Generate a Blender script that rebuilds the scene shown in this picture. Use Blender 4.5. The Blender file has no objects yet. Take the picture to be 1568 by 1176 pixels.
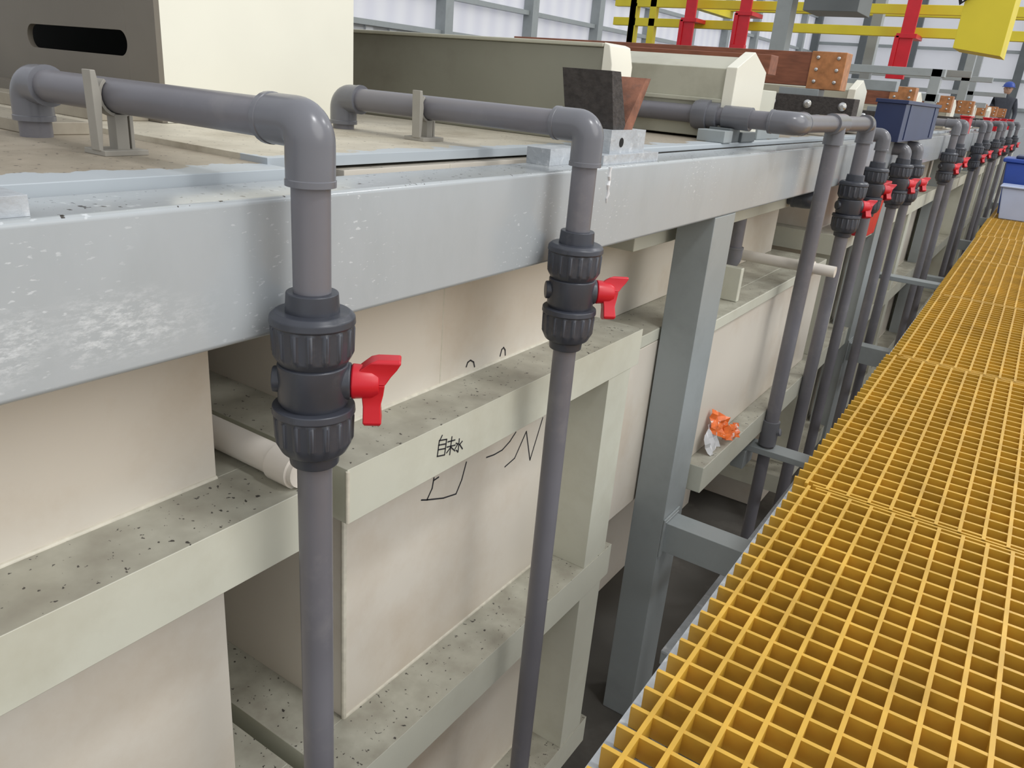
import bpy, bmesh, math, random
from mathutils import Vector, Matrix
random.seed(4)
ZOFF = 2.4   # the script works relative to eye height, everything is lifted at the end
sc = bpy.context.scene
try:
    sc.view_settings.view_transform = 'Standard'
except Exception: pass

# ------------------------------------------------------------------ materials
def mat(name, col, rough=.5, var=.12, scale=6, dirt=None, dscale=3, dthr=(.5,.75), bump=0.0, bscale=60,
        metal=0, specks=0, speckcol=(.05,.045,.04), spec=.5, stretch=(1,1,1)):
    m = bpy.data.materials.new(name); m.use_nodes = True
    nt = m.node_tree; N = nt.nodes; L = nt.links
    b = N['Principled BSDF']; b.inputs['Roughness'].default_value = rough; b.inputs['Metallic'].default_value = metal
    try: b.inputs['Specular IOR Level'].default_value = spec
    except Exception: pass
    tc = N.new('ShaderNodeTexCoord'); mp = N.new('ShaderNodeMapping'); mp.inputs['Scale'].default_value = stretch
    L.new(tc.outputs['Object'], mp.inputs[0])
    n = N.new('ShaderNodeTexNoise'); n.inputs['Scale'].default_value = scale; n.inputs['Detail'].default_value = 6
    L.new(mp.outputs[0], n.inputs['Vector'])
    r = N.new('ShaderNodeValToRGB'); r.color_ramp.elements[0].position = .3; r.color_ramp.elements[1].position = .7
    r.color_ramp.elements[0].color = tuple(c*(1-var) for c in col)+(1,)
    r.color_ramp.elements[1].color = tuple(min(1, c*(1+var)) for c in col)+(1,)
    L.new(n.outputs[0], r.inputs[0]); out = r.outputs[0]
    def mix(out, fac, c2):
        x = N.new('ShaderNodeMix'); x.data_type = 'RGBA'
        L.new(fac, x.inputs[0]); L.new(out, x.inputs[6])
        if isinstance(c2, tuple): x.inputs[7].default_value = c2+(1,)
        else: L.new(c2, x.inputs[7])
        return x.outputs[2]
    if dirt:
        n2 = N.new('ShaderNodeTexNoise'); n2.inputs['Scale'].default_value = dscale; n2.inputs['Detail'].default_value = 8
        n2.inputs['Roughness'].default_value = .65
        L.new(mp.outputs[0], n2.inputs['Vector'])
        mr = N.new('ShaderNodeMapRange'); mr.inputs[1].default_value = dthr[0]; mr.inputs[2].default_value = dthr[1]
        L.new(n2.outputs[0], mr.inputs[0]); out = mix(out, mr.outputs[0], dirt)
    if specks:
        n3 = N.new('ShaderNodeTexNoise'); n3.inputs['Scale'].default_value = 95; n3.inputs['Detail'].default_value = 3
        L.new(tc.outputs['Object'], n3.inputs['Vector'])
        mr = N.new('ShaderNodeMapRange'); mr.inputs[1].default_value = .665; mr.inputs[2].default_value = .69
        L.new(n3.outputs[0], mr.inputs[0])
        g = N.new('ShaderNodeNewGeometry'); s = N.new('ShaderNodeSeparateXYZ'); L.new(g.outputs['Normal'], s.inputs[0])
        gm = N.new('ShaderNodeMath'); gm.operation = 'GREATER_THAN'; gm.inputs[1].default_value = .7
        L.new(s.outputs[2], gm.inputs[0])
        # upward faces also collect a film of dust
        nd = N.new('ShaderNodeTexNoise'); nd.inputs['Scale'].default_value = 14; nd.inputs['Detail'].default_value = 8
        L.new(tc.outputs['Object'], nd.inputs['Vector'])
        nr = N.new('ShaderNodeMapRange'); nr.inputs[1].default_value=.3; nr.inputs[2].default_value=.7; nr.inputs[3].default_value=.38*specks; nr.inputs[4].default_value=.82*specks
        L.new(nd.outputs[0], nr.inputs[0])
        du = N.new('ShaderNodeMath'); du.operation = 'MULTIPLY'
        L.new(gm.outputs[0], du.inputs[0]); L.new(nr.outputs[0], du.inputs[1]); out = mix(out, du.outputs[0], (.24,.22,.175))
        mm = N.new('ShaderNodeMath'); mm.operation = 'MULTIPLY'
        L.new(mr.outputs[0], mm.inputs[0]); L.new(gm.outputs[0], mm.inputs[1])
        out = mix(out, mm.outputs[0], speckcol)
    L.new(out, b.inputs['Base Color'])
    if bump:
        n4 = N.new('ShaderNodeTexNoise'); n4.inputs['Scale'].default_value = bscale; n4.inputs['Detail'].default_value = 4
        L.new(mp.outputs[0], n4.inputs['Vector'])
        bp = N.new('ShaderNodeBump'); bp.inputs['Strength'].default_value = bump; bp.inputs['Distance'].default_value = .004
        L.new(n4.outputs[0], bp.inputs['Height']); L.new(bp.outputs[0], b.inputs['Normal'])
    return m

RAIL  = mat('pp_rail_cream', (.61,.61,.515), .38, .05, 4, dirt=(.48,.46,.36), dscale=2.5, dthr=(.50,.85), specks=1)
WALL  = mat('pp_wall_cream', (.69,.635,.55), .34, .04, 2, dirt=(.55,.45,.34), dscale=1.6, dthr=(.50,.80), specks=1)
WHITE = mat('pp_white_box', (.80,.78,.67), .4, .04, 3, dirt=(.6,.55,.42), dscale=2, dthr=(.6,.85))
LIDSHADE = mat('pp_lid_cream_shaded', (.245,.24,.19), .45, .06, 4, dirt=(.18,.165,.13), dscale=3, dthr=(.5,.8))  # cream lid, with the shade on its unlit face put into the colour
LIDC  = mat('pp_lid_cream', (.46,.45,.36), .45, .06, 4, dirt=(.30,.28,.21), dscale=3, dthr=(.5,.8))
HOODSHADE= mat('pp_hood_side_shaded', (.165,.145,.115), .5, .08, 4)  # sides of the cream hood turned from the daylight, shade painted in
WELD  = mat('pp_weld', (.64,.60,.50), .35, .1, 60)
PLATE = mat('pp_top_plate', (.36,.32,.25), .55, .12, 5, dirt=(.20,.17,.13), dscale=5, dthr=(.45,.75), specks=.6)
LTUBE = mat('pp_tube_white', (.74,.69,.62), .35, .04, 4)
PIPE  = mat('pvc_pipe_grey', (.165,.16,.178), .33, .10, 5, dirt=(.23,.22,.225), dscale=9, dthr=(.55,.85))
FIT   = mat('pvc_fitting_grey', (.155,.157,.175), .24, .06, 9)
VALVE = mat('pvc_valve_dark', (.048,.052,.066), .33, .15, 12, dirt=(.10,.10,.11), dscale=20, dthr=(.55,.8))
RED   = mat('red_plastic', (.60,.012,.025), .35, .08, 12)
CLIP  = mat('pipe_clip_grey', (.33,.31,.27), .5, .1, 12)
YELL  = mat('frp_yellow', (.64,.375,.045), .36, .14, 9, dirt=(.42,.23,.025), dscale=5, dthr=(.5,.85))
STEEL = mat('grey_painted_steel', (.335,.365,.37), .36, .06, 4, dirt=(.24,.26,.26), dscale=4, dthr=(.5,.85))
BASEP = mat('pale_painted_casting', (.44,.47,.50), .35, .10, 25, dirt=(.68,.70,.72), dscale=30, dthr=(.55,.7), bump=.6, bscale=60)
DARKB = mat('tarred_casting', (.055,.048,.045), .85, .3, 60, bump=.9, bscale=120)
RUST  = mat('rusty_copper', (.24,.10,.06), .7, .35, 25, dirt=(.10,.07,.06), dscale=15, bump=.5)
WOOD  = mat('brown_busbar', (.24,.085,.045), .5, .25, 10, stretch=(1,6,6))
COPPER= mat('copper_plate', (.50,.22,.09), .4, .25, 30, metal=.3)
BOLT  = mat('steel_bolt', (.6,.6,.6), .3, .05, 10, metal=.9)
BLUE  = mat('blue_plastic', (.025,.04,.11), .35, .1, 5)
BLUE2 = mat('bright_blue_plastic', (.03,.08,.38), .35, .1, 5)
MILK  = mat('milky_plastic', (.50,.57,.76), .3, .05, 5)
YPAINT= mat('yellow_paint', (.72,.60,.03), .45, .06, 5)
INK   = mat('black_marker_ink', (.02,.02,.025), .6, .1, 10)
CONC  = mat('concrete_floor', (.10,.095,.085), .8, .2, 2, dirt=(.22,.21,.19), dscale=1.5)
SIDING= mat('white_siding', (.62,.64,.66), .5, .03, 2)
DGREY = mat('dark_grey_steel', (.13,.145,.15), .5, .1, 4)
ORANGE= mat('orange_wrapper', (.85,.17,.03), .35, .25, 30, dirt=(.85,.75,.70), dscale=22, dthr=(.58,.62))
PAPER = mat('white_wrapper', (.75,.75,.76), .5, .05, 20)
SKIN  = mat('skin', (.50,.30,.21), .6, .05, 10)
CLOTH = mat('dark_cloth', (.06,.065,.08), .85, .1, 20)
BLACK = mat('black_void', (.01,.01,.01), .9, .1, 5)

def beam_mat():
    m = mat('blue_grey_beam_paint', (.425,.455,.475), .20, .04, 3, dirt=(.375,.405,.42), dscale=6, dthr=(.48,.8), bump=.25, bscale=10, stretch=(1,1,.45), specks=.22)
    nt=m.node_tree; N=nt.nodes; L=nt.links; b=N['Principled BSDF']
    src=b.inputs['Base Color'].links[0].from_socket
    tc=N.new('ShaderNodeTexCoord'); sp=N.new('ShaderNodeSeparateXYZ'); L.new(tc.outputs['Object'],sp.inputs[0])
    mp=N.new('ShaderNodeMapping'); mp.inputs['Scale'].default_value=(1,1.2,3.2); L.new(tc.outputs['Object'],mp.inputs[0])
    n=N.new('ShaderNodeTexNoise'); n.inputs['Scale'].default_value=38; n.inputs['Detail'].default_value=9; n.inputs['Roughness'].default_value=.75
    L.new(mp.outputs[0],n.inputs['Vector'])
    def rng(s,a,b_,c=0,d=1):
        r=N.new('ShaderNodeMapRange'); r.inputs[1].default_value=a; r.inputs[2].default_value=b_; r.inputs[3].default_value=c; r.inputs[4].default_value=d
        L.new(s,r.inputs[0]); return r.outputs[0]
    def op(k,a,b_):
        x=N.new('ShaderNodeMath'); x.operation=k; L.new(a,x.inputs[0])
        if isinstance(b_,float): x.inputs[1].default_value=b_
        else: L.new(b_,x.inputs[1])
        return x.outputs[0]
    mul=lambda a,b_: op('MULTIPLY',a,b_)
    n2=N.new('ShaderNodeTexNoise'); n2.inputs['Scale'].default_value=7; L.new(tc.outputs['Object'],n2.inputs['Vector'])
    y=rng(sp.outputs[1],.50,.62,1,0); z=mul(rng(sp.outputs[2],-.350,-.320),rng(sp.outputs[2],-.285,-.255,1,0))
    f=mul(mul(rng(n.outputs[0],.46,.64),rng(n2.outputs[0],.36,.50)),mul(y,z))
    # small dried white spots along the whole length
    n5=N.new('ShaderNodeTexNoise'); n5.inputs['Scale'].default_value=55; n5.inputs['Detail'].default_value=3
    L.new(mp.outputs[0],n5.inputs['Vector'])
    n6=N.new('ShaderNodeTexNoise'); n6.inputs['Scale'].default_value=3.1; L.new(tc.outputs['Object'],n6.inputs['Vector'])
    f2=mul(mul(rng(n5.outputs[0],.64,.70),rng(n6.outputs[0],.47,.58)),rng(sp.outputs[2],-.40,-.39,.55,.55))
    f=op('MAXIMUM',mul(f,rng(sp.outputs[2],-1,-.9,.75,.75)),f2)
    x=N.new('ShaderNodeMix'); x.data_type='RGBA'; L.new(f,x.inputs[0]); L.new(src,x.inputs[6]); x.inputs[7].default_value=(.72,.75,.77,1)
    L.new(x.outputs[2],b.inputs['Base Color'])
    return m
BEAM = beam_mat()

def plate_mat(name, base, x0, d):
    m = mat(name, base, .5, .10, 5, dirt=d, dscale=5, dthr=(.45,.72), specks=.5)
    nt=m.node_tree; N=nt.nodes; L=nt.links; b=N['Principled BSDF']
    src=b.inputs['Base Color'].links[0].from_socket
    tc=N.new('ShaderNodeTexCoord'); sp=N.new('ShaderNodeSeparateXYZ'); L.new(tc.outputs['Object'],sp.inputs[0])
    n=N.new('ShaderNodeTexNoise'); n.inputs['Scale'].default_value=9; n.inputs['Detail'].default_value=8; n.inputs['Roughness'].default_value=.6; L.new(tc.outputs['Object'],n.inputs['Vector'])
    ma=N.new('ShaderNodeMath'); ma.operation='MULTIPLY_ADD'; ma.inputs[1].default_value=.20; L.new(n.outputs[0],ma.inputs[0]); L.new(sp.outputs[0],ma.inputs[2])
    r=N.new('ShaderNodeMapRange'); r.inputs[1].default_value=x0+.10; r.inputs[2].default_value=x0+.103; L.new(ma.outputs[0],r.inputs[0])
    x=N.new('ShaderNodeMix'); x.data_type='RGBA'; L.new(r.outputs[0],x.inputs[0]); L.new(src,x.inputs[6]); x.inputs[7].default_value=(.43,.47,.50,1)
    L.new(x.outputs[2],b.inputs['Base Color'])
    return m
PLATE1 = plate_mat('top_plate_overpainted', (.42,.36,.28), -1.03, (.22,.18,.13))
PLATE2 = plate_mat('top_plate_pale', (.64,.59,.48), -1.055, (.36,.31,.23))

def panel_mat():
    m=bpy.data.materials.new('translucent_panel'); m.use_nodes=True; nt=m.node_tree; N=nt.nodes; L=nt.links
    N.remove(N['Principled BSDF']); o=N['Material Output']
    d=N.new('ShaderNodeBsdfDiffuse'); t=N.new('ShaderNodeBsdfTranslucent'); x=N.new('ShaderNodeMixShader')
    d.inputs[0].default_value=(.9,.9,.92,1)
    w=N.new('ShaderNodeTexWave'); w.inputs['Scale'].default_value=.9; w.bands_direction='Y'; w.inputs['Distortion'].default_value=1.5
    tc=N.new('ShaderNodeTexCoord'); L.new(tc.outputs['Object'],w.inputs[0])
    r=N.new('ShaderNodeValToRGB'); r.color_ramp.elements[0].color=(.90,.90,.95,1); r.color_ramp.elements[1].color=(.98,.98,1,1)
    L.new(w.outputs[0],r.inputs[0]); L.new(r.outputs[0],t.inputs[0])
    x.inputs[0].default_value=.65
    L.new(d.outputs[0],x.inputs[1]); L.new(t.outputs[0],x.inputs[2]); L.new(x.outputs[0],o.inputs[0])
    return m
PANEL = panel_mat()

# ------------------------------------------------------------------ geometry
class G:
    def __init__(s, name): s.name=name; s.bm=bmesh.new(); s.mats=[]
    def mi(s,m):
        if m not in s.mats: s.mats.append(m)
        return s.mats.index(m)
    def add(s, vs, fs, m):
        i=s.mi(m); V=[s.bm.verts.new(v) for v in vs]
        for f in fs:
            try:
                F=s.bm.faces.new([V[k] for k in f]); F.material_index=i
            except ValueError: pass
    def box(s,x0,x1,y0,y1,z0,z1,m):
        vs=[(x,y,z) for x in (x0,x1) for y in (y0,y1) for z in (z0,z1)]
        s.add(vs,[(0,1,3,2),(4,6,7,5),(0,4,5,1),(2,3,7,6),(0,2,6,4),(1,5,7,3)],m)
    def prism(s,pts,vec,m):
        n=len(pts); v=Vector(vec); P=[Vector(p) for p in pts]
        s.add(P+[p+v for p in P],[tuple(range(n)),tuple(range(2*n-1,n-1,-1))]+[(i,(i+1)%n,n+(i+1)%n,n+i) for i in range(n)],m)
    def tube(s,pts,r,m,seg=24,caps=True):
        P=[Vector(p) for p in pts]; n=len(P)
        if not isinstance(r,(list,tuple)): r=[r]*n
        T=[]
        for i in range(n):
            t=(P[min(i+1,n-1)]-P[max(i-1,0)])
            T.append(t.normalized())
        a=Vector((0,0,1)) if abs(T[0].z)<.9 else Vector((1,0,0))
        u=T[0].cross(a).normalized(); vs=[]
        for i in range(n):
            u=(u-T[i]*u.dot(T[i])).normalized(); w=T[i].cross(u)
            for k in range(seg):
                an=2*math.pi*k/seg; vs.append(P[i]+(u*math.cos(an)+w*math.sin(an))*r[i])
        fs=[(i*seg+k,i*seg+(k+1)%seg,(i+1)*seg+(k+1)%seg,(i+1)*seg+k) for i in range(n-1) for k in range(seg)]
        if caps: fs+= [tuple(range(seg))[::-1], tuple((n-1)*seg+k for k in range(seg))]
        s.add(vs,fs,m)
    def rev(s,p,d,prof,m,seg=32,ribs=0,amp=.003):
        p=Vector(p); d=Vector(d).normalized(); a=Vector((0,0,1)) if abs(d.z)<.9 else Vector((1,0,0))
        u=d.cross(a).normalized(); w=d.cross(u); vs=[]
        if ribs: seg=ribs*6
        for pr in prof:
            t,r=pr[0],pr[1]; rb=len(pr)>2
            for k in range(seg):
                rr=r+(amp if (rb and (k%6) in (0,1)) else 0); an=2*math.pi*k/seg
                vs.append(p+d*t+(u*math.cos(an)+w*math.sin(an))*rr)
        n=len(prof)
        fs=[(i*seg+k,i*seg+(k+1)%seg,(i+1)*seg+(k+1)%seg,(i+1)*seg+k) for i in range(n-1) for k in range(seg)]
        fs+= [tuple(range(seg))[::-1], tuple((n-1)*seg+k for k in range(seg))]
        s.add(vs,fs,m)
    def stroke(s,pts,w,m,X):
        for (a,b) in zip(pts[:-1],pts[1:]):
            a=Vector(a);b=Vector(b); d=(b-a)
            if d.length<1e-5: continue
            nn=Vector((-d.y,d.x)).normalized()*w/2; e=d.normalized()*w*.3
            q=[a-e+nn,b+e+nn,b+e-nn,a-e-nn]
            s.prism([(X,v.x,v.y) for v in q],(.0006,0,0),m)
    def done(s,bevel=0,angle=40,seg=2):
        bmesh.ops.recalc_face_normals(s.bm,faces=s.bm.faces)
        me=bpy.data.meshes.new(s.name); s.bm.to_mesh(me); s.bm.free()
        for m in s.mats: me.materials.append(m)
        me.shade_smooth(); me.set_sharp_from_angle(angle=math.radians(35))
        o=bpy.data.objects.new(s.name,me); sc.collection.objects.link(o)
        if bevel:
            b=o.modifiers.new('Bevel','BEVEL'); b.width=bevel; b.segments=seg; b.limit_method='ANGLE'; b.angle_limit=math.radians(angle)
            b.harden_normals=True
        return o

def bend(C,d1,L1,d2,L2,R,n=10):
    C=Vector(C);d1=Vector(d1).normalized();d2=Vector(d2).normalized()
    pts=[C+d1*L1]; c=C+(d1+d2)*R
    for i in range(n+1):
        a=math.pi/2*i/n; pts.append(c-d2*R*math.cos(a)-d1*R*math.sin(a))
    pts.append(C+d2*L2); return pts
def elbow(g,C,d1,d2,r,leg,m=None):
    m=m or FIT; R=r*.95; ro=r*1.25
    g.tube(bend(C,d1,leg,d2,leg,R),ro,m,28)
    for d in (d1,d2):
        d=Vector(d); c=Vector(C)
        g.rev(c+d*(leg-r*.35),d,[(0,ro),(.001,ro*1.035),(r*.35,ro*1.035),(r*.36,r)],m,28)
def sock(g,p,d,L,r,m=None):   # coupling
    g.rev(p,d,[(0,r),(0.001,r*1.27),(L-.001,r*1.27),(L,r)],m or FIT,28)

# ------------------------------------------------------------------ pipes and valves
PX=-.77
def valve(Y,z0=-.285,k=1.0,hd=(.76,.65),x=PX,turn=0.0,hk=1.0):
    g=G('ball_valve'); D=(0,0,-1); p=(x,Y,z0)
    g.rev(p,D,[(0,.027*k),(0,.0345*k),(.025*k,.036*k),(.03*k,.036*k)],VALVE,36)
    g.rev((x,Y,z0-.026*k),D,[(0,.036*k),(.0,.050*k),(.006*k,.0565*k),(.016*k,.0575*k),(.017*k,.0535*k),(.022*k,.0535*k,1),(.056*k,.0525*k,1),(.062*k,.0525*k),(.070*k,.0475*k),(.074*k,.044*k)],VALVE,ribs=16,amp=.0030*k)
    g.rev((x,Y,z0-.098*k),D,[(0,.044*k),(.002*k,.0485*k),(.055*k,.0485*k),(.064*k,.044*k)],VALVE,36)
    g.rev((x,Y,z0-.160*k),D,[(0,.044*k),(.001*k,.0565*k),(.012*k,.0575*k),(.013*k,.053*k),(.018*k,.053*k,1),(.052*k,.052*k,1),(.058*k,.052*k),(.070*k,.046*k),(.076*k,.036*k)],VALVE,ribs=16,amp=.0030*k)
    g.rev((x,Y,z0-.234*k),D,[(0,.036*k),(.018*k,.0345*k),(.020*k,.027*k)],VALVE,36)
    d=Vector((hd[0],hd[1],0)).normalized(); c=Vector((x,Y,z0-.126*k)); s=Vector((-d.y,d.x,0)); up=Vector((0,0,1))
    g.rev(c+d*.035*k,d,[(0,.028*k),(.016*k,.026*k),(.017*k,.019*k),(.024*k,.019*k)],VALVE,24)
    g.rev(c-d*.035*k,-d,[(0,.020*k),(.020*k,.018*k)],VALVE,24)
    g.rev(c+d*.050*k,d,[(0,.019*k),(.003*k,.025*k),(.030*k,.023*k),(.040*k,.018*k)],RED,24)
    ax=(up*math.cos(turn)+s*math.sin(turn)).normalized(); sd=d.cross(ax); k2=k*hk
    for sg in (1,-1):
        if sg>0: prof=[(.000,.016,.054,.098),(.012,.014,.056,.106),(.022,.014,.064,.114),(.033,.016,.078,.120),(.037,.012,.088,.118)]
        else:    prof=[(.000,.016,.060,.098),(.016,.012,.066,.096),(.034,.013,.068,.092),(.058,.016,.068,.094),(.063,.012,.070,.092)]
        vs=[]
        for (h,w,a,b) in prof:
            for (dd,ww) in ((a,-w),(a,w),(b,w),(b,-w)): vs.append(c+ax*h*sg*k2+sd*ww*k+d*dd*k)
        n=len(prof)
        fs=[(i*4+j,i*4+(j+1)%4,(i+1)*4+(j+1)%4,(i+1)*4+j) for i in range(n-1) for j in range(4)]+[(0,1,2,3),((n-1)*4+3,(n-1)*4+2,(n-1)*4+1,(n-1)*4)]
        g.add(vs,fs,RED)
    return g.done(.0025,30,3)
def drop(Y,r=.025,zh=-.073,xb=-1.435,zb=-2.38,k=1.0,vz=-.285,has=True,lean=0,x=PX,top=True,turn=0,hk=1):
    g=G('pvc_water_pipe')
    leg=.075*k
    if top:
        elbow(g,(x,Y,zh),(-1,0,0),(0,0,-1),r,leg); elbow(g,(xb,Y,zh),(1,0,0),(0,0,-1),r,.058*k)
        g.tube([(x-.04,Y,zh),(xb+.04,Y,zh)],r,PIPE,28)
        g.tube([(xb,Y,zh-.04),(xb,Y,zh-.105*k)],r,PIPE,24)
        g.tube([(x,Y,zh-.04),(x,Y,vz-.012)],r,PIPE,28)
    else:
        elbow(g,(x,Y,zh),(-1,0,0),(0,0,-1),r,leg*.9); g.tube([(x,Y,zh-.04),(x,Y,vz-.012)],r,PIPE,28)
    if has:
        g.tube([(x,Y,vz-.245*k),(x,Y+lean,zb)],r,PIPE,28)
        valve(Y,vz,k,x=x,turn=turn,hk=hk)
    return g.done()
def clip(Y,X,zb,zh=-.073,r=.025):
    g=G('pipe_clip')
    g.box(X-.028,X+.028,Y-.040,Y+.030,zb,zb+.008,CLIP)
    g.box(X-.010,X+.012,Y-.010,Y+.010,zb+.006,zh-r-.001,CLIP)
    n=18; inner=[];outer=[]
    for i in range(n+1):
        a=math.radians(130+280*i/n)
        inner.append((X-.011,Y+math.cos(a)*(r+.001),zh+math.sin(a)*(r+.001))); outer.append((X-.011,Y+math.cos(a)*(r+.006),zh+math.sin(a)*(r+.006)))
    g.prism(inner+outer[::-1],(.022,0,0),CLIP)
    g.prism([(X-.004,Y-.036,zb+.007),(X-.004,Y-.030,zh+.0),(X-.004,Y-.036,zh+.035),(X-.004,Y-.044,zh+.035),(X-.004,Y-.042,zb+.007)],(.022,0,0),CLIP)
    g.box(X-.004,X+.010,Y+.014,Y+.020,zb+.006,zh-.016,CLIP)
    return g.done(.001)

drop(.70); clip(.70,-1.19,-.157)
drop(1.41,zh=-.078,vz=-.28,turn=.35,hk=.9); clip(1.41,-1.18,-.147,zh=-.078)

# manifold feed and pipe beyond the post
g=G('pvc_manifold_pipe'); R=.031; YM=2.85
g.tube([(-2.3,YM,-.073),(-.80,YM,-.073)],R,PIPE,28)
g.rev((-1.13,YM,-.073),(1,0,0),[(0,R),(0,.047),(.015,.052),(.055,.052),(.056,.044),(.09,.044),(.092,R)],FIT,32)
sock(g,(-1.02,YM,-.073),(1,0,0),.10,R)
elbow(g,(PX,YM,-.073),(-1,0,0),(0,1,0),R,.085)
g.tube([(PX,YM+.05,-.073),(PX,4.02,-.073)],R,PIPE,28)
sock(g,(PX,3.36,-.073),(0,1,0),.18,R); g.rev((PX,3.45,-.073),(0,0,-1),[(0,R*1.2),(.08,R*1.27),(.081,R)],FIT,28)
g.tube([(PX,3.45,-.10),(PX,3.45,-1.43)],R,PIPE,28); sock(g,(PX,3.45,-1.37),(0,0,-1),.12,R)
g.rev((PX+.03,3.45,-1.42),(1,0,.3),[(0,.018),(.02,.018),(.022,.012)],FIT,16)
g.tube([(PX,3.45,-1.48),(PX,3.45,-2.38)],R*.9,PIPE,24)
elbow(g,(PX,4.06,-.073),(0,-1,0),(0,0,-1),R,.085)
g.tube([(PX,4.06,-.10),(PX,4.06,-.31)],R,PIPE,28); g.tube([(PX,4.06,-.58),(PX,4.06,-2.38)],R,PIPE,28)
g.done(); valve(4.06,-.30,1.15,turn=.35,hk=.75)
drop(4.55,.028,zh=-.13,k=1.1,vz=-.26,turn=.35,hk=.75,top=False)
for Y,v,t in ((5.35,-.27,False),(5.85,-.29,False),(7.7,-.27,True),(8.3,-.24,True),(10.2,-.27,True),(11,-.25,True),(12.8,-.27,True),(13.6,-.25,True),(15.4,-.27,True),(17.3,-.27,True)):
    drop(Y,.029,k=1.15,zh=-.073 if t else -.22,vz=v,turn=.35,hk=.8,top=t)
g=G('pipe_bracket'); g.box(-.90,-.50,3.40,3.50,-1.53,-1.50,STEEL); g.box(-.90,-.84,3.38,3.52,-1.62,-1.53,STEEL); g.done(.003)
g=G('pipe_bracket'); g.box(-.90,-.42,5.9,6.0,-1.1,-1.07,STEEL); g.box(-.90,-.84,5.88,6.02,-1.19,-1.1,STEEL); g.done(.003)

# ------------------------------------------------------------------ steel frame
g=G('steel_beam'); g.box(-.965,-.84,-1.6,22,-.362,-.172,BEAM)
g.done(.008,40,3)
g=G('weld_seam'); rr=random.Random(9)
pts=[(-.8395,1.66+rr.uniform(-.003,.003),-.174-.010*i) for i in range(9)]
g.tube(pts,[.0045,.003,.005,.0032,.0052,.003,.0045,.003,.0015],PAPER,8); g.done()
for Y in (2.43,5.45,8.5,11.5,14.5,17.5):
    g=G('steel_post')
    g.box(-.965,-.842,Y,Y+.19,-2.4,-.362,STEEL)
    g.box(-.842,.95,Y+.02,Y+.12,-1.60,-1.48,STEEL)
    g.box(-.842,-.835,Y-.0,Y+.14,-1.62,-1.46,STEEL)
    g.tube([(-.838,Y+.01,-1.475),(-.838,Y+.13,-1.475)],.006,STEEL,8)
    g.box(-.15,-.07,Y+.02,Y+.12,-1.48,-1.04,STEEL)
    g.done(.006,40,2)
g=G('lower_angle_rail'); g.box(-.66,-.615,2.10,18,-1.745,-1.735,BASEP); g.box(-.66,-.652,2.1,18,-1.79,-1.74,STEEL); g.box(-.65,-.62,2.45,2.55,-2.4,-1.75,STEEL); g.box(-.65,-.62,8.5,8.6,-2.4,-1.75,STEEL); g.done(.002)

# ------------------------------------------------------------------ tanks
RT=-.645
def rails(g,y0,y1,w0,w1,z0,z1):
    g.box(-.996,-.86,y0,y1,z0,z1,RAIL)
    g.box(-3,-.996,y0,w0,z0,z1,RAIL); g.box(-3,-.996,w1,y1,z0,z1,RAIL)
def welds(g,w0,w1,zs):
    for z in zs: g.tube([(-.996,w0,z),(-.996,w1,z)],.005,WELD,8)
def tank(y0,y1,plate,ztop,xf,sideoff=.125,stiff=()):
    g=G('plating_tank'); w0=y0+sideoff; w1=y1-sideoff
    g.box(-3,-.996,w0,w1,-2.4,-.17,WALL)
    for (a,b) in ((-.753,RT),(-1.485,-1.372),(-2.2,-2.09)): rails(g,y0,y1,w0,w1,a,b)
    welds(g,w0,w1,(RT,-1.372,-2.09))
    g.tube([(-.996,w0,-.76),(-.996,w0,-1.372)],.006,WELD,8); g.tube([(-.996,w0,-1.49),(-.996,w0,-2.09)],.006,WELD,8)
    g.tube([(-.860,y0,RT-.003),(-.860,y0,-.750)],.004,WELD,8)
    for s in stiff:
        g.box(-.996,-.862,s,s+.135,-1.372,-.753,RAIL); g.box(-.996,-.862,s,s+.135,-2.09,-1.485,RAIL)
    g.box(-3.2,xf,y0-.02,y1+.02,ztop-.018,ztop,plate)
    return g
g=tank(-1.6,.82,PLATE1,-.157,-.966,stiff=(-1.0,)); g.done(.004)
g=tank(.855,2.03,PLATE2,-.147,-1.015,stiff=(1.85,))
g.tube([(-.996,1.27,-.17),(-.996,1.27,-.645)],.0018,WELD,6)
g.done(.004)
g=G('outlet_tube'); g.tube([(-1.6,.765,-.618),(-.87,.765,-.618)],.026,LTUBE,24); g.rev((-.93,.765,-.618),(1,0,0),[(0,.026),(.001,.031),(.05,.031),(.051,.02)],LTUBE,24); g.done()

# tank beyond post, stepped front
g=G('plating_tank')
g.box(-3,-.972,2.13,4.30,-1.43,-.80,WALL); g.box(-3,-1.35,2.13,4.30,-2.4,-1.43,WALL)
g.box(-3.0,-.972,2.11,4.32,-.80,-.755,RAIL); g.box(-.972,-.875,2.64,4.32,-1.32,-.80,WALL)
g.box(-.972,-.865,2.64,4.32,-.80,-.755,RAIL); g.box(-3,-1.14,2.2,4.25,-.755,-.17,WALL)
g.box(-.972,-.80,2.66,4.32,-1.43,-1.32,RAIL); g.box(-1.14,-.90,3.0,3.03,-.755,-.62,RAIL)
g.box(-1.14,-1.0,2.2,4.25,-.47,-.40,RAIL)
g.box(-3.2,-.966,2.08,4.3,-.172,-.155,PLATE1)
g.done(.004)
y=4.42
for i in range(7):
    g=tank(y,y+2.2,PLATE1,-.155,-.966,stiff=(y+.2,y+1.9)); g.done(.004); y+=2.32

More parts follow.
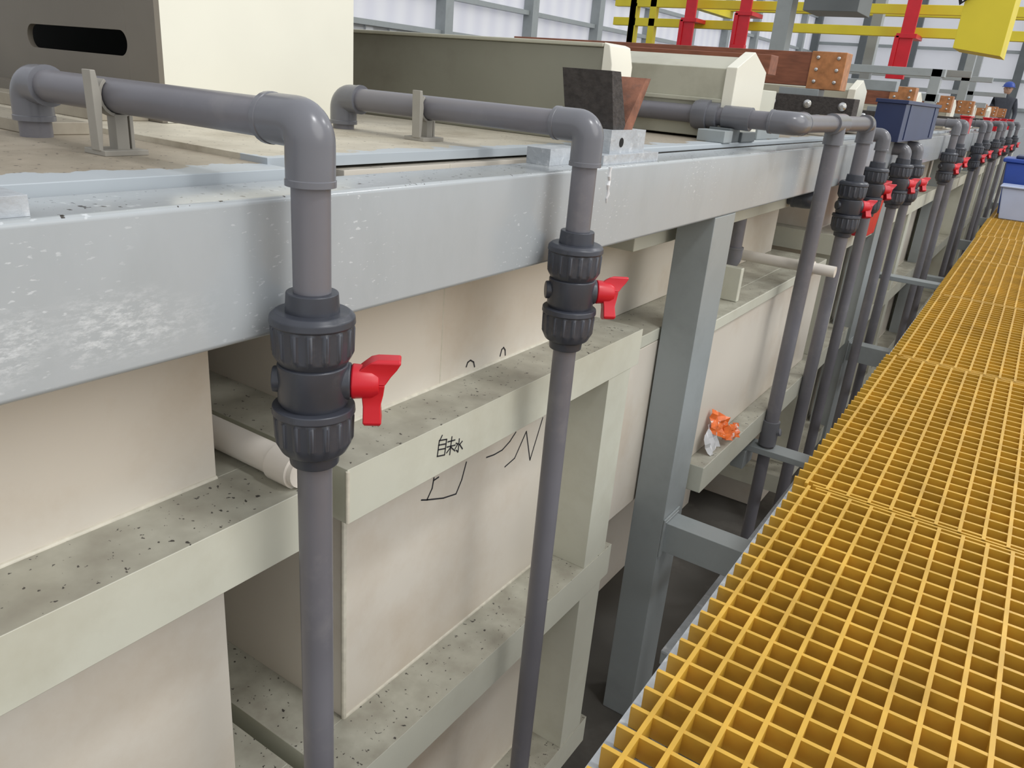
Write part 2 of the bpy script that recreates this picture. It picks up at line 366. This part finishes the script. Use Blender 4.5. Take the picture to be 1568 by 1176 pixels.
# marker writing
g=G('marker_writing')
def M(u,v,c,Yc,Zc,a,s,b):
    dY=(u-c[0])/a; return (Yc+dY, Zc-((v-c[1])+s*dY)/b)
def T(P): return [M(u,v,(690,683),1.142,-.700,471,244,690) for u,v in P]
for P_ in ([(676,668),(673,675)],[(672,676),(670,700)],[(672,676),(683,674),(681,698)],[(671,683),(682,681)],[(671,690),(682,688)],[(670,700),(681,698)],
          [(685,678),(696,675)],[(684,686),(697,683)],[(691,670),(689,698)],[(690,686),(684,695)],[(690,686),(697,692)],
          [(703,673),(702,694),(699,691)],[(698,680),(701,681),(697,689)],[(708,677),(704,682),(709,689)]):
    g.stroke(T(P_),.0027,INK,-.8598)
def W(P): return [M(u,v,(685,740),1.317,-.909,403,232,568) for u,v in P]
def W2(P): return [M(u,v,(790,680),1.61,-.911,355,190,505) for u,v in P]
g.stroke(W([(664,732),(662,748),(655,765),(680,763),(700,757),(708,735),(714,707)]),.0034,INK,-.9955)
g.stroke(W([(647,765),(656,765)]),.0035,INK,-.9955); g.stroke(W([(664,736),(671,731)]),.0035,INK,-.9955)
g.stroke(W2([(742,700),(754,696),(767,689),(779,676),(788,662)]),.0034,INK,-.9955)
g.stroke(W2([(774,714),(790,701),(807,660),(819,704),(836,637)]),.0034,INK,-.9955)
def U(P): return [M(u,v,(690,585),1.44,-.64,395,160,520) for u,v in P]
g.stroke(U([(660,590),(662,584),(666,581),(671,583),(673,589)]),.0032,INK,-.9955); g.stroke(U([(714,572),(716,563),(719,560),(722,563),(723,570)]),.0032,INK,-.9955)
g.done()

# ------------------------------------------------------------------ things on tank tops
g=G('extraction_hood')
hx0,hx1,hy0,hy1,hz0,hz1=-3.0,-1.553,1.012,1.56,-.146,1.1
s0,s1,sz0,sz1=-2.055,-1.655,-.024,.026
g.box(hx0,s0,hy0,hy0+.012,hz0,hz1,HOODSHADE); g.box(s1,hx1,hy0,hy0+.012,hz0,hz1,HOODSHADE)
def arc(cx,cz,r,a0,a1,n=8): return [(cx+math.cos(math.radians(a0+(a1-a0)*i/n))*r,hy0,cz+math.sin(math.radians(a0+(a1-a0)*i/n))*r) for i in range(n+1)]
r=.025; cz=(sz0+sz1)/2
g.prism([(s0,hy0,hz1),(s0,hy0,cz)]+arc(s0+r,cz,r,180,90)+arc(s1-r,cz,r,90,0)+[(s1,hy0,hz1)],(0,.012,0),HOODSHADE)
g.prism([(s0,hy0,hz0),(s0,hy0,cz)]+arc(s0+r,cz,r,180,270)+arc(s1-r,cz,r,270,360)+[(s1,hy0,hz0)],(0,.012,0),HOODSHADE)
g.box(hx1-.012,hx1,hy0+.012,hy1,hz0,hz1,WHITE); g.box(hx0,hx1-.012,hy1-.012,hy1,hz0,hz1,HOODSHADE); g.box(hx0,hx1,hy0,hy1,hz1,hz1+.012,WHITE)
g.box(hx0,hx1-.012,hy0+.30,hy0+.31,hz0,hz1,BLACK)
g.box(hx0,-1.70,hy0-.05,hy0,-.146,-.10,HOODSHADE)
g.done(.002)
g=G('tank_ledge'); g.box(-3,-1.60,.90,1.012,-.147,-.12,PLATE); g.box(-3,-1.45,.70,.80,-.157,-.135,PLATE); g.done(.002)

def lid(y0,y1,zt,x1=-1.0,peak=0,m=None,name='tank_lid'):
    g=G(name); z0=-.147; m=m or LIDSHADE
    if peak:
        ym=(y0+y1)/2
        g.prism([(-3,y0,z0),(-3,y1,z0),(-3,y1,zt-.0),(-3,ym,zt+peak),(-3,y0,zt)],(2.96+x1+.0,0,0),m)
        g.prism([(x1-.04,y0-.012,z0),(x1-.04,y1+.012,z0),(x1-.04,y1+.012,zt+.005),(x1-.04,ym,zt+peak+.02),(x1-.04,y0-.012,zt+.005)],(.04,0,0),WHITE)
        g.box(-3,x1-.04,y0-.01,y0,-.03,-.015,m)
    else:
        g.box(-3,x1-.03,y0,y1,z0,zt,m)
        g.prism([(x1-.03,y0-.004,z0),(x1,y0-.004,z0),(x1,y0-.004,zt-.04),(x1-.012,y0-.004,zt+.006),(x1-.03,y0-.004,zt+.012)],(0,y1-y0+.008,0),WHITE)
        g.box(-3,x1-.03,y0-.008,y1+.008,zt,zt+.010,LIDC)
    g.done(.003)
lid(1.92,2.03,.088); lid(2.86,3.16,.085,-1.0,.045,LIDC)
for yy in (5.0,7.2,9.6,11.9,14.2): lid(yy,yy+.28,.08,-1.05,.04,LIDC)

def saddle(Y,full=True):
    g=G('busbar_saddle'); Z=-.172
    g.box(-.96,-.855,Y-.14,Y+.16,Z,Z+.022,BASEP); g.box(-.95,-.87,Y-.085,Y+.10,Z+.02,Z+.075,BASEP)
    if full:
        g.box(-.96,-.90,Y-.30,Y-.15,Z,Z+.035,BASEP)
        X0,X1=-1.01,-.88; v=(X1-X0,0,0)
        g.prism([(X0,Y-.10,.030),(X0,Y-.055,.030),(X0,Y+.0,-.085),(X0,Y-.005,-.098),(X0,Y-.06,-.098)],v,DARKB)
        g.prism([(X0+.01,Y+.085,.022),(X0+.01,Y+.11,.022),(X0+.01,Y+.04,-.098),(X0+.01,Y-.004,-.098),(X0+.01,Y+.002,-.083)],(X1-X0-.01,0,0),RUST)
    else:
        g.box(-.95,-.87,Y-.085,Y+.02,Z+.07,Z+.095,DARKB)
    g.rev((-.870,Y-.03,Z+.047),(1,0,0),[(0,.011),(.001,.011)],BLACK,16)
    g.done(.004)
saddle(1.79); saddle(.24,False)

def busbar(y,x1,z0,z1,copper=True,plain=False):
    g=G('anode_busbar')
    g.box(-3.0,x1-.16 if copper else x1,y,y+.10,z0,z1,WOOD)
    if copper:
        g.box(x1-.17,x1,y-.012,y+.11,z0-.012,z1+.005,COPPER)
        for dx in (.035,.135):
            for f in (.15,.5,.85): g.rev((x1-dx,y-.012,z0+(z1-z0)*f),(0,-1,0),[(0,.010),(.006,.010),(.009,.005)],BOLT,12)
        g.box(x1-.40,x1+.10,y-.10,y+.02,z0-.13,z0-.045,DARKB)
        for dx in (-.05,.12,.30): g.rev((x1-dx,y-.10,z0-.085),(0,-1,0),[(0,.022),(.008,.022),(.02,.010)],BOLT,14)
        g.box(x1-.3,x1-.1,y-.02,y+.10,z0-.2,z0-.012,STEEL)
    g.done(.003)
busbar(3.42,-1.07,.09,.165,False)
busbar(4.4,-1.0,.075,.235)
for i,yy in enumerate((6.6,8.85,10.9,12.6,14.6,16.6)): busbar(yy,-.98,.02,.15)
g=G('cable_saddle'); g.box(-1.15,-1.0,3.2,3.5,-.155,-.10,STEEL); g.box(-1.12,-1.03,3.25,3.45,-.10,.03,RAIL); g.done(.004)
g=G('pipe_support_block'); g.box(-1.06,-.96,2.72,2.80,-.155,-.115,STEEL); g.box(-1.06,-.96,2.90,3.05,-.155,-.12,DGREY); g.box(-1.05,-.97,2.80,2.90,-.155,-.108,DGREY); g.done(.003)

g=G('blue_storage_box')
g.box(-.915,-.765,4.95,6.3,-.170,.03,BLUE); g.box(-.925,-.755,4.94,6.31,.03,.05,BLUE)
g.box(-.765,-.76,5.1,5.13,-.16,.03,BLUE);g.box(-.765,-.76,6.1,6.13,-.16,.03,BLUE); g.done(.006)
g=G('red_bucket'); g.prism([(-.83,4.62,-.66),(-.76,4.62,-.66),(-.74,4.62,-.38),(-.835,4.62,-.38)],(0,.25,0),RED); g.box(-.838,-.73,4.61,4.88,-.385,-.37,RED); g.done(.004)
for yy in (9.1,11.6,13.0,14.4,16.2):
    g=G('red_tag_box'); g.box(-.90,-.82,yy,yy+.3,-.172,-.02,RED); g.box(-.91,-.81,yy-.01,yy+.31,-.02,-.005,RED); g.done(.005)

# pipes seen behind the beam
g=G('pvc_branch_pipe')
g.tube([(-1.04,3.3,-.36),(-1.04,3.3,-.62)],.03,PIPE,24); elbow(g,(-1.04,3.3,-.665),(0,0,1),(-1,0,0),.03,.07)
g.tube([(-1.07,3.3,-.665),(-1.25,3.3,-.665)],.03,PIPE,24); g.box(-1.1,-.98,3.24,3.36,-.362,-.345,PIPE)
g.done()
g=G('outlet_tube'); g.tube([(-1.14,3.52,-.665),(-.66,3.52,-.665)],.024,LTUBE,20); g.rev((-.80,3.52,-.665),(1,0,0),[(0,.024),(0,.03),(.05,.03),(.05,.024)],LTUBE,20); g.done()
g=G('pvc_branch_pipe'); elbow(g,(-.90,3.85,-.42),(-1,0,0),(0,1,0),.035,.08,VALVE); g.tube([(-.95,3.85,-.42),(-1.14,3.85,-.42)],.035,VALVE,20); g.done()

# folded plastic wrapper draped on the tank ledge (thin sheets)
def wrapper():
    g=G('crumpled_wrapper')
    for (c,w,h,m,seed,tilt,am) in (((-.835,2.80,-1.265),.09,.11,PAPER,1,.35,.008),((-.835,2.88,-1.225),.17,.10,ORANGE,2,-.5,.010),((-.805,2.96,-1.27),.12,.06,ORANGE,7,-.2,.006)):
        rr=random.Random(seed); n=5; vs=[]
        for i in range(n+1):
            for j in range(n+1):
                a=(i/n-.5)*w*(1-.12*rr.random()); b=(j/n-.5)*h*(1-.12*rr.random())
                y=a*math.cos(tilt)-b*math.sin(tilt); z=a*math.sin(tilt)+b*math.cos(tilt)
                vs.append((c[0]+rr.uniform(-am,am)+(.008 if i%2 else -.008)-z*.3,c[1]+y,max(-1.318,c[2]+z)))
        g.add(vs,[(i*(n+1)+j,(i+1)*(n+1)+j,(i+1)*(n+1)+j+1,i*(n+1)+j+1) for i in range(n) for j in range(n)],m)
    o=g.done(); o.data.shade_flat(); s=o.modifiers.new('Solid','SOLIDIFY'); s.thickness=.0012
wrapper()

# ------------------------------------------------------------------ walkway grating
GZ=-.90; P=.05; EX=-.320; ROT=.0105
y=1.92-1.4*2
for i in range(13):
    g=G('walkway_grating'); ya=y+.004; yb=y+1.4-.004
    ex=EX+(0,.004,-.006,.003)[i%4]
    for k in range(28):
        yc=y+P*(k+.5); 
        g.prism([(ex,yc-.0038,GZ-.0008),(ex,yc+.0038,GZ-.0008),(ex,yc+.0028,GZ-.042),(ex,yc-.0028,GZ-.042)],(1.9-ex,0,0),YELL)
    x=ex+.034
    while x<1.9:
        g.prism([(x-.0040,ya,GZ),(x+.0040,ya,GZ),(x+.0028,ya,GZ-.041),(x-.0028,ya,GZ-.041)],(0,yb-ya,0),YELL); x+=P
    g.box(ex+.05,1.88,ya,ya+.006,GZ-.0415,GZ-.0004,YELL); g.box(ex+.05,1.88,yb-.006,yb,GZ-.0415,GZ-.0004,YELL)
    o=g.done(); o.rotation_euler.z=ROT; y+=1.4
g=G('walkway_edge_channel'); g.box(EX-.012,EX+.045,-.88,17.3,GZ-.050,GZ-.0435,BASEP); g.box(EX+.038,EX+.045,-.88,17.3,GZ-.13,GZ-.050,STEEL)
for xx in (.6,1.5): g.box(xx,xx+.06,-.88,17.3,GZ-.14,GZ-.0435,STEEL)
o=g.done(); o.rotation_euler.z=ROT

# bins at the far part of the walkway
g=G('blue_storage_bin')
g.prism([(-.38,9.45,GZ),(.25,9.45,GZ),(.30,9.45,GZ+.50),(-.43,9.45,GZ+.50)],(0,.45,0),BLUE2); g.box(-.46,.33,9.42,9.93,GZ+.50,GZ+.54,BLUE2); g.box(-.36,.23,9.47,9.87,GZ+.54,GZ+.57,BLUE); g.done(.012)
g=G('milky_bin'); g.prism([(-.34,8.98,GZ),(.02,8.98,GZ),(.05,8.98,GZ+.29),(-.38,8.98,GZ+.29)],(0,.32,0),MILK); g.box(-.40,.07,8.96,9.32,GZ+.29,GZ+.31,MILK); g.done(.015,40,3)
g=G('work_boot'); 
g.prism([(0.02,8.35,GZ),(0.26,8.30,GZ),(0.28,8.34,GZ+.05),(0.20,8.36,GZ+.08),(0.10,8.36,GZ+.10),(0.09,8.36,GZ+.16),(0.01,8.36,GZ+.16)],(0,.10,0),BLACK); g.done(.02,40,3)

# ------------------------------------------------------------------ background
fl=G('floor'); fl.box(-9,4,-4,32,-2.46,-2.401,CONC); fl.done()
g=G('wall_left')
X=-7
g.box(X-.05,X,-4,32,-2.4,.42,SIDING)
for k in range(90): g.box(X,X+.03,-4+k*.4,-4+k*.4+.12,-2.4,.42,SIDING)
for z in (.42,.85,1.35,2.3,3.2): g.box(X-.02,X+.08,-4,32,z,z+.06,STEEL)
for k in range(18): g.box(X-.02,X+.14,-3.5+k*2.0,-3.5+k*2.0+.16,-2.4,4.2,STEEL)
g.done()
g=G('window_1'); g.box(X-.045,X-.03,-4,32,.48,4.2,PANEL); g.done()
g=G('wall_far'); YF=26
g.box(-7,4,YF,YF+.05,-2.4,.2,SIDING)
for z in (.2,.9,1.6,2.6): g.box(-7,4,YF-.08,YF,z,z+.08,STEEL)
for k in range(9): g.box(-7+k*1.35,-7+k*1.35+.2,YF-.16,YF,-2.4,4.2,DGREY)
g.done()
g=G('window_2'); g.box(-7,4,YF+.03,YF+.045,.28,4.2,PANEL); g.done()

g=G('yellow_gantry_frame')
for z in (.86,.66): g.box(-4.75,1.2,9.0,9.08,z,z+.085,YPAINT)
for x in (-4.55,-4.3): g.box(x,x+.08,9.0,9.08,.35,1.9,YPAINT)
for x in (-4.55,1.1): g.box(x,x+.09,9,9.09,-2.4,.9,YPAINT)
g.box(-4.0,.6,10.5,10.6,.98,1.07,YPAINT); g.box(.5,.6,9.08,10.6,.9,.98,YPAINT); g.box(-4.0,-3.9,9.08,10.6,.9,.98,YPAINT)
g.box(-.44,-.38,4.05,9.05,2.14,2.2,YPAINT); g.box(-.44,-.38,9.0,9.06,.93,2.2,YPAINT)
g.done(.004)
for x,zl in ((-3.7,.42),(-3.1,.5),(-1.5,.35)):
    g=G('red_hanger'); y=8.75
    g.box(x-.06,x+.06,y,y+.03,zl,1.9,RED); g.box(x-.10,x-.06,y-.02,y+.05,zl,zl+.3,RED); g.box(x-.10,x+.06,y-.02,y+.05,zl-.08,zl,RED); g.box(x-.02,x+.02,y-.03,y+.25,1.86,1.92,RED)
    g.box(x-.09,x+.09,y-.02,y+.33,zl+.28,zl+.32,RED)
    g.done(.003)
g=G('yellow_control_box')
g.prism([(-.49,3.95,.60),(-.49,3.95,.255),(-.31,3.95,.232),(-.31,3.95,.60)],(0,.24,0),YPAINT)
g.box(-.505,-.295,3.93,4.21,.56,.62,YPAINT)
g.tube([(-.48,3.94,1.2),(-.51,3.93,.7),(-.53,3.93,.5),(-.50,3.93,.42),(-.46,3.94,.46),(-.46,3.945,.56)],.008,BLACK,8)
g.box(-.44,-.38,4.05,4.11,.6,2.15,YPAINT)
g.done(.012,40,3)
g=G('grey_support_frame')
for (x,y) in ((-1.78,5.6),(-2.0,9.5),(-1.3,12),(-1.5,15)):
    g.box(x,x+.10,y,y+.12,-.155,1.9,STEEL)
for (y,z) in ((5.6,.10),(7.6,.27),(7.6,.08),(9.5,.35),(12,.4),(12,.1),(15,.3)): g.box(-3.2,-.95,y,y+.1,z,z+.06,STEEL)
g.box(-1.05,-.97,7.6,7.7,-.155,.33,STEEL); g.box(-3.1,-3.0,7.6,7.7,-.155,.33,STEEL)
g.box(-1.58,-1.25,5.5,5.85,.53,1.0,DGREY); g.box(-1.78,-1.25,5.62,5.72,.7,.78,STEEL)
g.done(.003)
g=G('worker_platform'); g.box(-3.0,-1.0,20.6,24,-2.4,-1.015,STEEL); g.box(-3.0,-1.0,20.62,20.66,-1.015,-.95,YPAINT); g.done(.005)

# ------------------------------------------------------------------ distant worker with blue helmet
def worker(px,py,pz):
    emp=bpy.data.objects.new('factory_worker',None); sc.collection.objects.link(emp)
    V=[];E=[];R=[]
    def v(p,r,par=None):
        V.append((px+p[0],py+p[1],pz+p[2])); R.append(r); i=len(V)-1
        if par is not None: E.append((par,i))
        return i
    pel=v((0,0,.95),.15); ch=v((0,0,1.18),.15,pel); st=v((0,0,1.38),.13,ch); nk=v((0,-.01,1.47),.06,st); v((0,-.01,1.54),.055,nk)
    for s in (1,-1):
        h=v((.10*s,0,.86),.10,pel); kn=v((.11*s,-.02,.50),.07,h); an=v((.11*s,.02,.10),.045,kn); v((.12*s,-.14,.04),.04,an)
        sh=v((.19*s,0,1.40),.065,st); el=v((.26*s,.02,1.12),.045,sh); v((.25*s,-.12,.90),.032,el)
    def skinned(name,V,E,R,m,sub):
        me=bpy.data.meshes.new(name); me.from_pydata(V,E,[])
        bm=bmesh.new(); bm.from_mesh(me); bm.verts.layers.skin.verify(); bm.to_mesh(me); bm.free()
        o=bpy.data.objects.new(name,me); sc.collection.objects.link(o); o.modifiers.new('Skin','SKIN')
        for i,r in enumerate(R): me.skin_vertices[0].data[i].radius=(r,r)
        me.skin_vertices[0].data[0].use_root=True
        if sub:
            u=o.modifiers.new('Sub','SUBSURF'); u.levels=u.render_levels=sub
        me.materials.append(m); o.parent=emp
    skinned('body',V,E,R,CLOTH,2)
    for s in (1,-1):
        V2=[];E2=[];R2=[]
        b0=(px+.25*s,py-.12,pz+.90)
        V2.append(b0);R2.append(.028);V2.append((b0[0],b0[1]-.03,b0[2]-.07));R2.append(.036);E2.append((0,1))
        for f,l in ((-.03,.065),(-.01,.078),(.01,.075),(.03,.058)):
            a=len(V2); V2.append((b0[0]+f*.4,b0[1]-.035+f,b0[2]-.11));R2.append(.009);E2.append((1,a))
            V2.append((b0[0]-.01*s+f*.4,b0[1]-.05+f,b0[2]-.11-l));R2.append(.008);E2.append((a,a+1))
        a=len(V2); V2.append((b0[0]-.02*s,b0[1]-.07,b0[2]-.05));R2.append(.010);E2.append((1,a)); V2.append((b0[0]-.03*s,b0[1]-.09,b0[2]-.09));R2.append(.008);E2.append((a,a+1))
        skinned('hand',V2,E2,R2,SKIN,1)
    g=G('head'); hz=pz+1.63
    g.rev((px,py-.01,hz-.12),(0,0,1),[(0,.03),(.02,.055),(.06,.075),(.12,.085),(.18,.08),(.22,.05),(.235,.01)],SKIN,24)
    g.rev((px,py-.10,hz-.01),(0,-1,.0),[(0,.016),(.02,.010),(.025,.004)],SKIN,10)
    for s in (1,-1):
        g.rev((px+.03*s,py-.085,hz+.01),(0,-1,0),[(0,.010),(.008,.006)],BLACK,10); g.rev((px+.083*s,py,hz),(s,0,0),[(0,.022),(.01,.016)],SKIN,10)
    g.box(px-.022,px+.022,py-.082,py-.078,hz-.062,hz-.055,RUST)
    o=g.done(); o.parent=emp
    g=G('safety_helmet'); g.rev((px,py,hz+.035),(0,0,1),[(0,.135),(.008,.135),(.010,.115),(.05,.11),(.09,.085),(.115,.04),(.12,.005)],BLUE2,28)
    g.prism([(px-.07,py-.11,hz+.035),(px+.07,py-.11,hz+.035),(px+.04,py-.17,hz+.03),(px-.04,py-.17,hz+.03)],(0,0,.008),BLUE2)
    o=g.done(); o.parent=emp
worker(-1.35,21.5,-1.015)

# ------------------------------------------------------------------ lift, light, camera
for o in list(sc.objects):
    if o.parent is None: o.location.z += ZOFF
w=bpy.data.worlds.new('overcast'); sc.world=w; w.use_nodes=True
bg=w.node_tree.nodes['Background']; bg.inputs[0].default_value=(.95,.975,1,1); bg.inputs[1].default_value=.83
def sun(name,d,e,ang,c):
    l=bpy.data.lights.new(name,'SUN'); l.energy=e; l.angle=math.radians(ang); l.color=c
    o=bpy.data.objects.new(name,l); sc.collection.objects.link(o); o.location=(3,0,8)
    o.rotation_euler=Vector(d).to_track_quat('-Z','Y').to_euler()
sun('daylight_from_side_windows',(-.82,-.06,-.56),1.12,46,(1,.985,.96))
for i,(x,y_) in enumerate(((1.6,1.2),(1.6,5.5),(1.6,10))):
    l=bpy.data.lights.new('high_bay_lamp','AREA'); l.shape='DISK'; l.size=.7; l.energy=60
    o=bpy.data.objects.new('high_bay_lamp',l); sc.collection.objects.link(o); o.location=(x,y_,6.2)

cam=bpy.data.cameras.new('camera'); co=bpy.data.objects.new('camera',cam); sc.collection.objects.link(co)
cam.sensor_width=36; cam.lens=36*1200/1568; cam.clip_start=.02; cam.clip_end=200
r=Vector((.8243,.5607,.0788)).normalized(); f=Vector((-.4998,.786,-.364)); f=(f-r*f.dot(r)).normalized(); u=r.cross(f)
co.matrix_world=Matrix(((r.x,u.x,-f.x,0),(r.y,u.y,-f.y,0),(r.z,u.z,-f.z,ZOFF),(0,0,0,1)))
sc.camera=co
